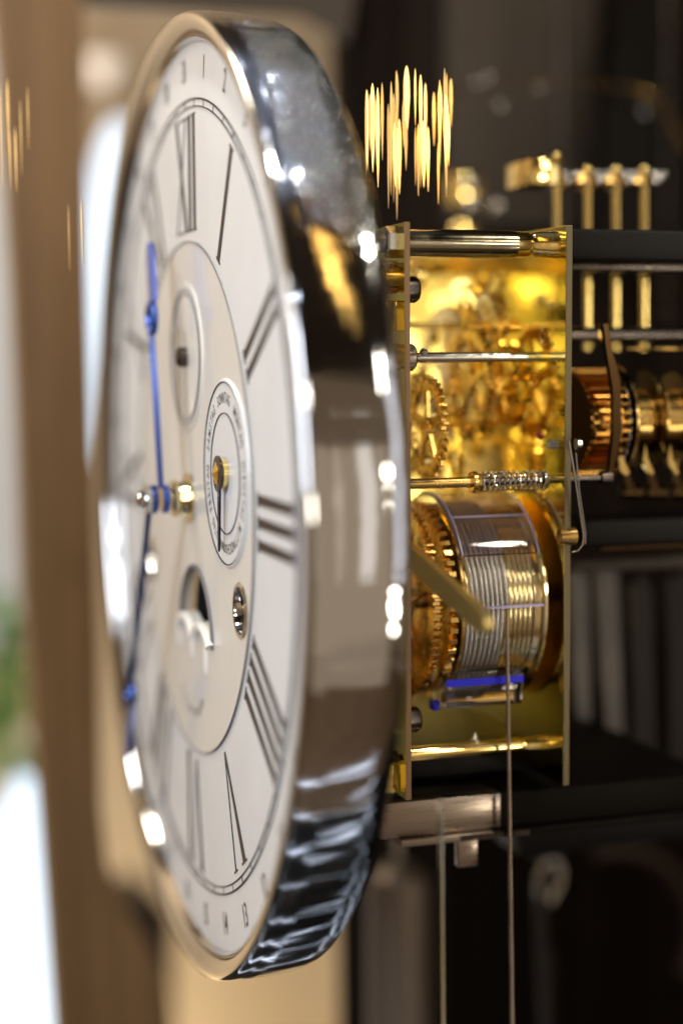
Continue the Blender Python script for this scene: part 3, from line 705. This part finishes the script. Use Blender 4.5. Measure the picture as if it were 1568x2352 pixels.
# grooved barrel
prof = [(0, .03), (0, RR)]; pitch = .0146; n = int((dx1-dx0)/pitch)
for k in range(n):
    for q in range(6):
        u = q/6; prof.append((pitch*(k+u)+.001, RR-.004*(1-abs(2*u-1)**2)))
prof += [(dx1-dx0-.001, RR), (dx1-dx0, RR)]
G().lathe((dx0, RY, RZ), (1,0,0), prof, 128).build('grooved_barrel', 'paleb', drum, angle=80)
G().lathe((dx1, RY, RZ), (1,0,0), [(0, .02), (0, RR+.020), (.003, RR+.023), (.010, RR+.023), (.013, RR+.019), (.013, .02)], 128).build('flange', 'paleb', drum)
G().lathe((dx0-.012, RY, RZ), (1,0,0), [(0, .02), (0, RR+.008), (.003, RR+.011), (.009, RR+.011), (.0115, RR+.006), (.0115, .02)], 128).build('flange', 'oldbrass', drum)
g = G(); gear(g, dx0-.046, .022, RY, RZ, RR+.014, 56, .026, skew=.9); g.build('ratchet_wheel', 'copper', drum)
g = G(); gear(g, dx0-.095, .02, RY, RZ, RR+.018, 80, .016, skew=0, spokes=5, hub=.06); g.build('great_wheel', 'oldbrass', drum)
G().rod((FX1, RY, RZ), (BX0, RY, RZ), .03).build('axle', 'steel', drum)
# wound cable: 8 turns of twisted strands
cab_r = .0066; turns = 8.0; x_end = at(1166, 1375, Y=RY-RR-.01).x
def strands(g, path, R, ns, tw, seg=5):
    """path: list of points; lays ns strands helically round it"""
    pts = [Vector(p) for p in path]; n = len(pts); prev = None; fr = []
    for i, p in enumerate(pts):
        t = (pts[min(i+1, n-1)]-pts[max(i-1, 0)]).normalized()
        if prev is None: prev = t.orthogonal().normalized()
        prev = (prev-t*prev.dot(t)).normalized(); fr.append((p, prev.copy(), t.cross(prev)))
    s = 0
    for k in range(ns):
        q = []; s = 0
        for i, (p, u, w) in enumerate(fr):
            if i: s += (pts[i]-pts[i-1]).length
            a = 2*pi*(k/ns+s/tw); q.append(p+(u*cos(a)+w*sin(a))*R*.52)
        g.tube(q, R*.52, seg)
g = G(); path = []
N = int(turns*2*pi*RR/.0052)
for k in range(N+1):
    ph = 2*pi*turns*k/N; x = x_end-pitch*turns+pitch*turns*k/N+.0011*sin(ph*.61)*sin(ph*.23+1)
    # ends at near side (towards -Y), unwinding downwards
    a = -pi/2+(ph-2*pi*turns)    # angle: y=cos, z=sin with a=-pi/2.. handled below
    path.append((x, RY-(RR+.003)*cos(ph-2*pi*turns), RZ-(RR+.003)*sin(ph-2*pi*turns)*-1*-1))
strands(g, path, cab_r, 4, .046)
wound = g.build('wound_cable', 'cable', drum, angle=80)
# hanging cable
hc = G(); y0 = RY-RR-.003; x0 = x_end
strands(hc, [(x0+.0002*k/3, y0, RZ-.004*k) for k in range(0, 500)], cab_r*.84, 3, .050)
tag(hc.build('hanging_cable', 'rope', angle=80), 'thin twisted steel cable hanging straight down from the drum', 'cable')
# acrylic cover
cover = thing('drum_cover', 'clear curved acrylic cover over the upper half of the cable drum', 'cover', (1.9, RY, RZ))
cx0, cx1 = dx0-.004, dx1-.010
R1, R0 = RR+.040, RR+.028
def arc(r, a): return (RY-r*sin(a), RZ+r*cos(a))
g = G(); a0, a1 = radians(-60), radians(87)
g.lathe((cx0, RY, RZ), (1,0,0), [(0, R0), (0, R1), (cx1-cx0, R1), (cx1-cx0, R0)], 72, closed=True, a0=-a1, a1=-a0, ref=(0,0,1))
g.build('shell', 'acrylic', cover)
for (xx, mt) in ((cx0-.0045, 'acrylicedge'), (cx1+.0005, 'acrylicedge')):
    G().lathe((xx, RY, RZ), (1,0,0), [(0, R0), (0, R1+.0005), (.004, R1+.0005), (.004, R0)], 72, closed=True, a0=-a1, a1=-a0, ref=(0,0,1)).build('cut_edge', mt, cover)
y, z = arc(R0, a1+.003); y2, z2 = arc(R1, a1+.003)
G().box((cx0, y2-.0005, z-.006), (cx1, y+.0005, z-.0005)).build('lower_lip', 'acrylicedge', cover, smooth=False)
y, z = arc(R1+.0012, radians(36))
G().box((cx0, y-.001, z-.0018), (cx1, y+.001, z+.0018)).build('seam', 'acrylicedge', cover, smooth=False)
blk = thing('acrylic_block', 'clear acrylic block with a deep blue stripe below the cable drum', 'block', (1.9, RY-.2, RZ-.25))
a = at(1012, 1625, Y=4.82); b = at(1200, 1550, Y=4.82)
xa_, xb_ = at(1024, 1590, Y=4.82).x, at(1202, 1560, Y=4.82).x
zt, zb_ = at(1120, 1540, Y=4.82).z, at(1120, 1622, Y=4.82).z
G().box((xa_, 4.82, zb_), (xb_, 4.93, zt), .006).build('clear_body', 'acrylic', blk)
G().box((xa_+.001, 4.8175, zt-.040), (xb_-.001, 4.8195, zt-.020)).build('blue_stripe', 'blueglass', blk, smooth=False)
G().box((xa_-.022, 4.86, zb_-.012), (xa_-.002, 4.90, zb_+.016), .004).build('blue_end', 'blueglass', blk)

# ================================================================== BRACKET under the movement
br = thing('seat_bracket', 'brushed metal seat bracket carrying the movement, dark towards the back', 'bracket', (1.8, 5.2, -1.35))
bx0 = at(872, 1890, Y=4.83).x; bx1 = 2.6
z1, z0 = at(872, 1848, Y=4.83).z, at(872, 1930, Y=4.83).z
bxm = at(1150, 1890, Y=4.83).x
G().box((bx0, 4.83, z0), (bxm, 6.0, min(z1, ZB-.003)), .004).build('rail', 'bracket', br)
G().box((bxm+.002, 4.832, z0+.001), (bx1, 6.0, min(z1, ZB-.003)-.001), .004).build('rear_rail', 'bracketshade', br)
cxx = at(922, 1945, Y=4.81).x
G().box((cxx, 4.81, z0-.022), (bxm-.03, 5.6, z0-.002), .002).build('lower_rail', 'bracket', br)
G().box((bxm-.028, 4.812, z0-.022), (bx1, 5.6, z0-.003), .002).build('lower_rear_rail', 'bracketshade', br)
a, b = at(1052, 1940, Y=4.84), at(1098, 1990, Y=4.84)
g = G().box((a.x, 4.84, b.z), (b.x, 4.87, z0-.0225), .004); g.build('tab', 'bracket', br)
g = G()
for k in range(26):
    x = at(1060, 1950, Y=4.81).x+.008*k; g.box((x, 4.804, z0-.020), (x+.003, 4.8098, z0-.004))
g.build('fine_rack', 'dark_steel', br, smooth=False)

# ================================================================== REAR PARTS
rb = thing('black_cross_bar', 'speckled black steel bar running back from the top of the back plate', 'bar', (2.6, 5, .33))
G().box((BX1+.003, 4.80, .291), (3.3, 5.05, .376), .012).build('bar', 'black', rb)
G().box((BX1+.003, 4.90, .268), (3.3, 5.02, .288), .002).build('lower_strip', 'dark_steel', rb)
names = ['brass hammer rod with wide head, nearest the plates', 'second brass hammer rod from the plates, standing above the black bar',
         'third brass hammer rod from the plates, standing above the black bar', 'rightmost brass hammer rod, with the darkest head']
for k, px in enumerate((1279, 1350, 1415, 1480)):
    Y = 5.30
    hr = thing('hammer_rod', names[k], 'hammer', at(px, 760, Y=Y), 'hammer rods behind the black bar')
    b_, t_ = at(px, 760, Y=Y), at(px, 425, Y=Y)
    G().rod((b_.x, Y, b_.z-.06), (t_.x, Y, t_.z), .0115, 14).build('rod', 'brass', hr)
    w = .10 if k == 0 else .055; hh_ = .075 if k == 0 else .035
    hd = G().box((t_.x-w, Y-.02, t_.z), (t_.x+.006, Y+.16, t_.z+hh_), .004).build('head', 'brass' if k < 1 else 'oldbrass', hr)
    G().sphere((t_.x, Y, t_.z+hh_+.015), .013, 12).build('ball_tip', 'brass', hr)
    for dx, dz, r in ((.018, .030, .014), (.038, .020, .013), (.022, .008, .012), (.050, .034, .011)):
        G().sphere((t_.x+dx, Y-.03, t_.z+dz), r, 12).build('screw_head', 'steel', hd)
sh = thing('striking_shaft', 'dark steel shaft running back below the black bar', 'shaft', (2.6, 5.2, at(1450, 770, Y=5.2).z))
z = at(1450, 768, Y=5.05).z
G().rod((BX1+.002, 5.05, z), (3.3, 5.05, z), .022).build('shaft', 'dark_steel', sh)
a, b = at(1365, 768, Y=5.05), at(1382, 768, Y=5.05)
G().lathe((a.x, 5.05, z), (1,0,0), [(0, .028), (.025, .030), (.04, .024)], 24).build('collar', 'oldbrass', sh)
z2 = at(1500, 800, Y=4.98).z
for k in range(3):
    a, b = at(1438+62*k, 800, Y=4.98), at(1438+62*k+54, 800, Y=4.98)
    G().rod((a.x, 4.98, z2), (b.x, 4.98, z2), .005, 10).build('brass_segment', 'brass', sh)
# ribbed barrel and cams
cb = thing('ribbed_barrel', 'copper coloured ribbed barrel with brass cam discs behind the back plate', 'barrel', (2.3, 5.1, -.3))
cz = at(1370, 965, Y=5.1).z
x0, x1 = at(1322, 960, Y=4.97).x, at(1405, 960, Y=4.97).x
g = G(); gear(g, x0, x1-x0, 5.00, cz, .155, 38, .022, skew=0); g.build('ribbed_drum', 'darkgold', cb)
g = G(); gear(g, x1-.006, .006, 5.00, cz, .156, 36, .010, skew=.6); g.build('saw_disc', 'dark_steel', cb)
G().lathe((x1+.012, 5.00, cz), (1,0,0), [(0, .03), (0, .165), (.006, .168), (.010, .165), (.010, .03)], 64).build('side_disc', 'oldbrass', cb)
P = [(1385,745),(1396,742),(1404,800),(1424,870),(1428,990),(1405,1095),(1395,1110),(1408,1000),(1408,900),(1392,800)]
G().prism([at(x, y, Y=4.80) for x, y in P], (0, .02, 0)).build('curved_arm', 'copperdark', cb)
xx = x1+.03
for k in range(4):
    o = G().lathe((xx, 5.00, cz), (1,0,0), [(0, .085), (.002, .095), (.085, .095), (.087, .085)], 48).build('cam_barrel', 'darkbrass', cb)
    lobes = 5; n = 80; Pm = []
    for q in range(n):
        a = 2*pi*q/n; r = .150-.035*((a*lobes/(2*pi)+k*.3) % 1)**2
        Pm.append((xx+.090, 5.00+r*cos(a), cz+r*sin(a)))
    G().prism(Pm, (.008, 0, 0)).build('cam_disc', 'darkbrass', cb)
    xx += .103
for k, px in enumerate((1432, 1488, 1545)):
    ht = thing('hammer_tail', ['pale bent hammer tail nearest the ribbed barrel', 'pale bent hammer tail below the middle cam disc', 'bent hammer tail at the right edge of the frame'][k], 'lever', at(px, 1090, Y=4.88), 'hammer tails under the cams')
    P = [at(px-6, 1020, Y=4.88), at(px, 1055, Y=4.88), at(px+14, 1085, Y=4.88), at(px+8, 1092, Y=4.88), at(px-8, 1070, Y=4.88), at(px-12, 1055, Y=4.88)]
    G().prism(P, (0, .02, 0)).build('tail', 'brass', ht)
    G().rod(at(px-10, 1130, Y=5.05), at(px+40, 1130, Y=5.05), .022).build('sleeve', 'copperdark', ht)
    P = [at(px+2, 1090, Y=5.03), at(px+12, 1085, Y=5.03), at(px+26, 1130, Y=5.03), at(px+10, 1130, Y=5.03)]
    G().prism(P, (0, .01, 0)).build('stem', 'copperdark', ht)
lb = thing('lower_black_bar', 'rounded black steel bar below the cams behind the back plate', 'bar', (2.7, 5.1, -.42))
a = at(1342, 1196, Y=4.95); b = at(1342, 1258, Y=4.95)
G().box((a.x, 4.95, b.z), (3.4, 5.15, a.z), .014).build('bar', 'black', lb)
a = at(1342, 1262, Y=4.97); G().box((a.x+.05, 4.96, b.z-.010), (3.4, 5.1, b.z-.004)).build('strip', 'copperdark', lb, smooth=False)
a = at(1310, 1290, Y=5.3); b = at(1310, 1318, Y=5.3)
G().box((a.x, 5.3, b.z), (3.6, 5.5, a.z), .01).build('rear_rail', 'darkwood', lb)
# gong bars
gl = ['palest grey gong bar, beside the back plate', 'second grey gong bar from the back plate', 'third, darker gong bar from the back plate', 'wide dim gong bar at the right edge']
for k, (xa_, xb_, ya_, yb_, ln) in enumerate(((1312,1350,1315,1690,8),(1372,1418,1305,1690,14),(1452,1496,1345,1850,14),(1540,1600,1330,1850,6))):
    gb = thing('gong_bar', gl[k], 'gong bar', at((xa_+xb_)/2, ya_, Y=5.6), 'gong bars under the rail')
    Y = 5.6
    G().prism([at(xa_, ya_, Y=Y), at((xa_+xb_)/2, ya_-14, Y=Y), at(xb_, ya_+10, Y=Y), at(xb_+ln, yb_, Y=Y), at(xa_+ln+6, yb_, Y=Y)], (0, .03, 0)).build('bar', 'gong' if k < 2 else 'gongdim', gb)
    G().rod(at((xa_+xb_)/2, ya_-25, Y=5.61), at((xa_+xb_)/2, ya_+30, Y=5.61), .008).build('suspension', 'dark_steel', gb)
gs = tag(G().box(at(1312, 1795, Y=5.52), at(1700, 1768, Y=5.56), .004).build('gong_rail', 'gong'), 'pale grey horizontal rail under the gong bars', 'rail')
bb = tag(G().box((BX1+.1, 5.3, -1.55), (4.0, 5.50, at(1400, 1800, Y=5.5).z), .01).build('black_block', 'black'), 'black block below the pale rail at the right', 'block')
# pendulum rod with hook
pr = thing('pendulum_rod', 'pinkish grey steel pendulum rod with a bright hook at its top', 'pendulum', at(1255, 2400, Y=6.1))
G().rod(at(1258, 2500, Y=6.1), at(1240, 2060, Y=6.1), .020).build('rod', 'gong', pr)
G().rod(at(1258, 2500, Y=6.12), at(1258, 2180, Y=6.12), .022).build('lower_rod', 'gong', pr)
G().tube([at(x, y, Y=6.08) for x, y in ((1240,2060),(1238,2020),(1250,1985),(1275,1975),(1288,1995),(1286,2030),(1272,2058),(1262,2075))], .014, 10).build('hook', 'steel', pr)
G().box(at(1232, 1975, Y=6.1), at(1294, 1905, Y=6.14), .01).build('suspension_block', 'gong', pr)
rg = G(); P = []
for k in range(40):
    a = radians(100-k*3.2); c = at(1395, 2170, Y=6.9); P.append((c.x+.42*cos(a), 6.9, c.z+.42*sin(a)))
rg.tube(P, .035, 10)
tag(rg.build('pendulum_ring', 'darkwood'), 'dim brown curved ring in the dark lower right', 'ring')
# reflection of the ring in the glass, built as a thin wire
P = [at(x, y, Y=6.6) for x, y in ((1035,220),(1080,196),(1120,178),(1160,172),(1250,182),(1340,190),(1440,198),(1500,215),(1530,255),(1560,315),(1600,370))]
wa = thing('reflection_arc', 'thin dull brass wire standing in for a ring reflection above the movement', 'wire', P[0])
G().tube(P, .005, 8).build('wire', 'darkbrass', wa)
for x, y in ((1095,190),(1122,178),(1240,203),(1152,240),(1480,258)):
    G().sphere(at(x, y, Y=6.6), .013, 12).build('reflection_bead', 'steel', wa)
# blurred brass posts behind the top of the movement
sd_ = thing('cock_post', 'blurred golden cock with round screw heads behind the top pillar', 'bracket', at(1070, 520, Y=6.3))
G().box(at(1045, 470, Y=6.35), at(1085, 405, Y=6.45), .01).build('block', 'brass', sd_)
for x, y in ((1080,420),(1084,468),(1142,470)): G().sphere(at(x, y, Y=6.3), .028, 16).build('screw_head', 'steel', sd_)
G().sphere(at(1066, 536, Y=6.1), .055, 20, (1, .3, 1)).build('dome', 'brass', sd_)
sil = tag(G().prism([at(x, y, Y=6.95) for x, y in ((1385,560),(1392,300),(1420,120),(1465,-20),(1500,-30),(1535,60),(1568,200),(1600,560))], (0, .1, 0)).build('black_silhouette', 'case'),
          'tall black rounded panel in the upper right background', 'panel')
# clear rod standing in for a streak reflected on the front pane
tag(G().rod(at(1016, 2600, Y=4.35), at(1010, 1835, Y=4.35), .007).build('reflection_rod', 'glass'), 'thin clear vertical rod standing in for a pane reflection in front of the bracket', 'reflection')
# glowing streaks in place of lamp reflections in the case glass
ch = thing('reflection_streaks', 'cluster of glowing gold streaks standing in for glass reflections right of the chrome ring', 'lamp', at(935, 120, Y=5.3))
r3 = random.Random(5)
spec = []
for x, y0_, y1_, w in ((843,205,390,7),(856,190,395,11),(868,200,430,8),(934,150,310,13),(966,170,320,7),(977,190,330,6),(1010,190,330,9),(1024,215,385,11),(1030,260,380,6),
                  (908,280,430,11),(917,272,445,9),(973,275,430,12),(983,290,440,7)): spec.append((x, y0_, y1_, w, 'goldstreak'))
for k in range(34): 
    x = r3.uniform(836, 1036); y = r3.uniform(150, 330); spec.append((x, y, y+r3.uniform(110, 180), r3.uniform(3, 7), r3.choice(('faintstreak', 'faintstreak', 'midstreak'))))
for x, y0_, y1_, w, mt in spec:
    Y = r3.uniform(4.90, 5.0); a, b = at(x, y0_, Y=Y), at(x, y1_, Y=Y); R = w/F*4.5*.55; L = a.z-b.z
    G().lathe(b, (0,0,1), [(0, .0003), (L*.25, R*.55), (L*.55, R), (L*.8, R*.9), (L*.95, R*.45), (L, .0003)], 10).build('glow_streak', mt, ch)
c = at(935, -60, Y=5.2)
G().lathe(c, (0,0,-1), [(0, .01), (.02, .13), (.03, .13)], 32).build('added_canopy', 'darkwood', ch)  # added out of view above the streaks

# assumed gold lamps, added out of view to glint in the ring's inner edge
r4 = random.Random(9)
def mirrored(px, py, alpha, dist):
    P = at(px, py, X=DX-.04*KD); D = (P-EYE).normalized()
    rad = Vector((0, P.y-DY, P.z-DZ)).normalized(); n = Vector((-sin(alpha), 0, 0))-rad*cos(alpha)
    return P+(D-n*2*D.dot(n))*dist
for (px, py, n_, sp, lab) in ((318, 1800, 46, .55, 'assumed lamp of golden balls, added out of view, glinting along the lower left inner edge of the chrome ring'),
                              (268, 1420, 14, .22, 'smaller assumed lamp of golden balls, added out of view, mirrored beside the minute hand in the chrome ring')):
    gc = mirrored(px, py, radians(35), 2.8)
    lc = thing('added_glint_lamp', lab, 'lamp', gc+Vector((0, 0, sp*1.4)), 'added glowing balls left of the clock')
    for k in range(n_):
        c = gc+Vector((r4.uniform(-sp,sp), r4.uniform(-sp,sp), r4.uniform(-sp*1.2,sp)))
        G().sphere(c, r4.uniform(.03,.07), 10, (1,1,1.5)).build('glint_ball', 'goldstreak3', lc)
    G().lathe(gc+Vector((0,0,sp*1.35)), (0,0,-1), [(0,.02),(.03,sp*.6),(.06,sp*.6)], 32).build('added_canopy', 'darkwood', lc)  # cap added out of view over the glowing balls

c2 = thing('reflection_streaks', 'few faint golden streaks standing in for reflections on the wooden post at the far left', 'lamp', at(30, 150, Y=4.9))  # emissive streaks in place of reflections on the polished post
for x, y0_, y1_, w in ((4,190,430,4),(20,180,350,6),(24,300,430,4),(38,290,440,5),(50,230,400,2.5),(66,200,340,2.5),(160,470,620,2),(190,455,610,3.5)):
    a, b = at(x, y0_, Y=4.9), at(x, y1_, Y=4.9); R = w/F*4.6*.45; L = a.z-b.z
    G().lathe(b, (0,0,1), [(0, .0003), (L*.3, R*.6), (L*.6, R), (L*.85, R*.8), (L, .0003)], 10).build('glow_streak', 'faintstreak', c2)

# hanging weight behind the bracket
wt = thing('clock_weight', 'dull grey brown cylindrical clock weight in the dark below the chrome ring', 'weight', at(915, 2450, Y=6.4))
tp = at(915, 1985, Y=6.4); rr = (at(985, 1985, Y=6.4)-tp).length
G().lathe((tp.x, 6.4, tp.z-2.0), (0,0,1), [(0, rr), (1.9, rr), (1.96, rr*.9), (2.0, rr*.5)], 40).build('body', 'satin', wt)
G().rod((tp.x, 6.4, tp.z), (tp.x, 6.4, tp.z+.15), .015).build('hook', 'steel', wt)
# glowing rods added unseen behind the viewer to mirror as streaks in the ring
bl = thing('added_streak_rods', 'unseen golden glowing rods added to mirror as streaks in the side of the chrome ring', 'lamp', ROD_C+Vector((0, 0, 2.0)))
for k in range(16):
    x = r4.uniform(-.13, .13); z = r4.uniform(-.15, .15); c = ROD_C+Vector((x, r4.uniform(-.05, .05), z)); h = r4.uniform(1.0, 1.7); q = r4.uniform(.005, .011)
    G().lathe(c-Vector((0,0,h)), (0,0,1), [(0, .001), (h*.5, q), (h*1.5, q), (h*2, .001)], 8).build('glow_rod', 'goldstreak2', bl)
G().lathe(ROD_C+Vector((0,0,2.0)), (0,0,-1), [(0,.02),(.02,.2),(.05,.2)], 24).build('added_canopy', 'darkwood', bl)  # cap added out of view over the glowing rods
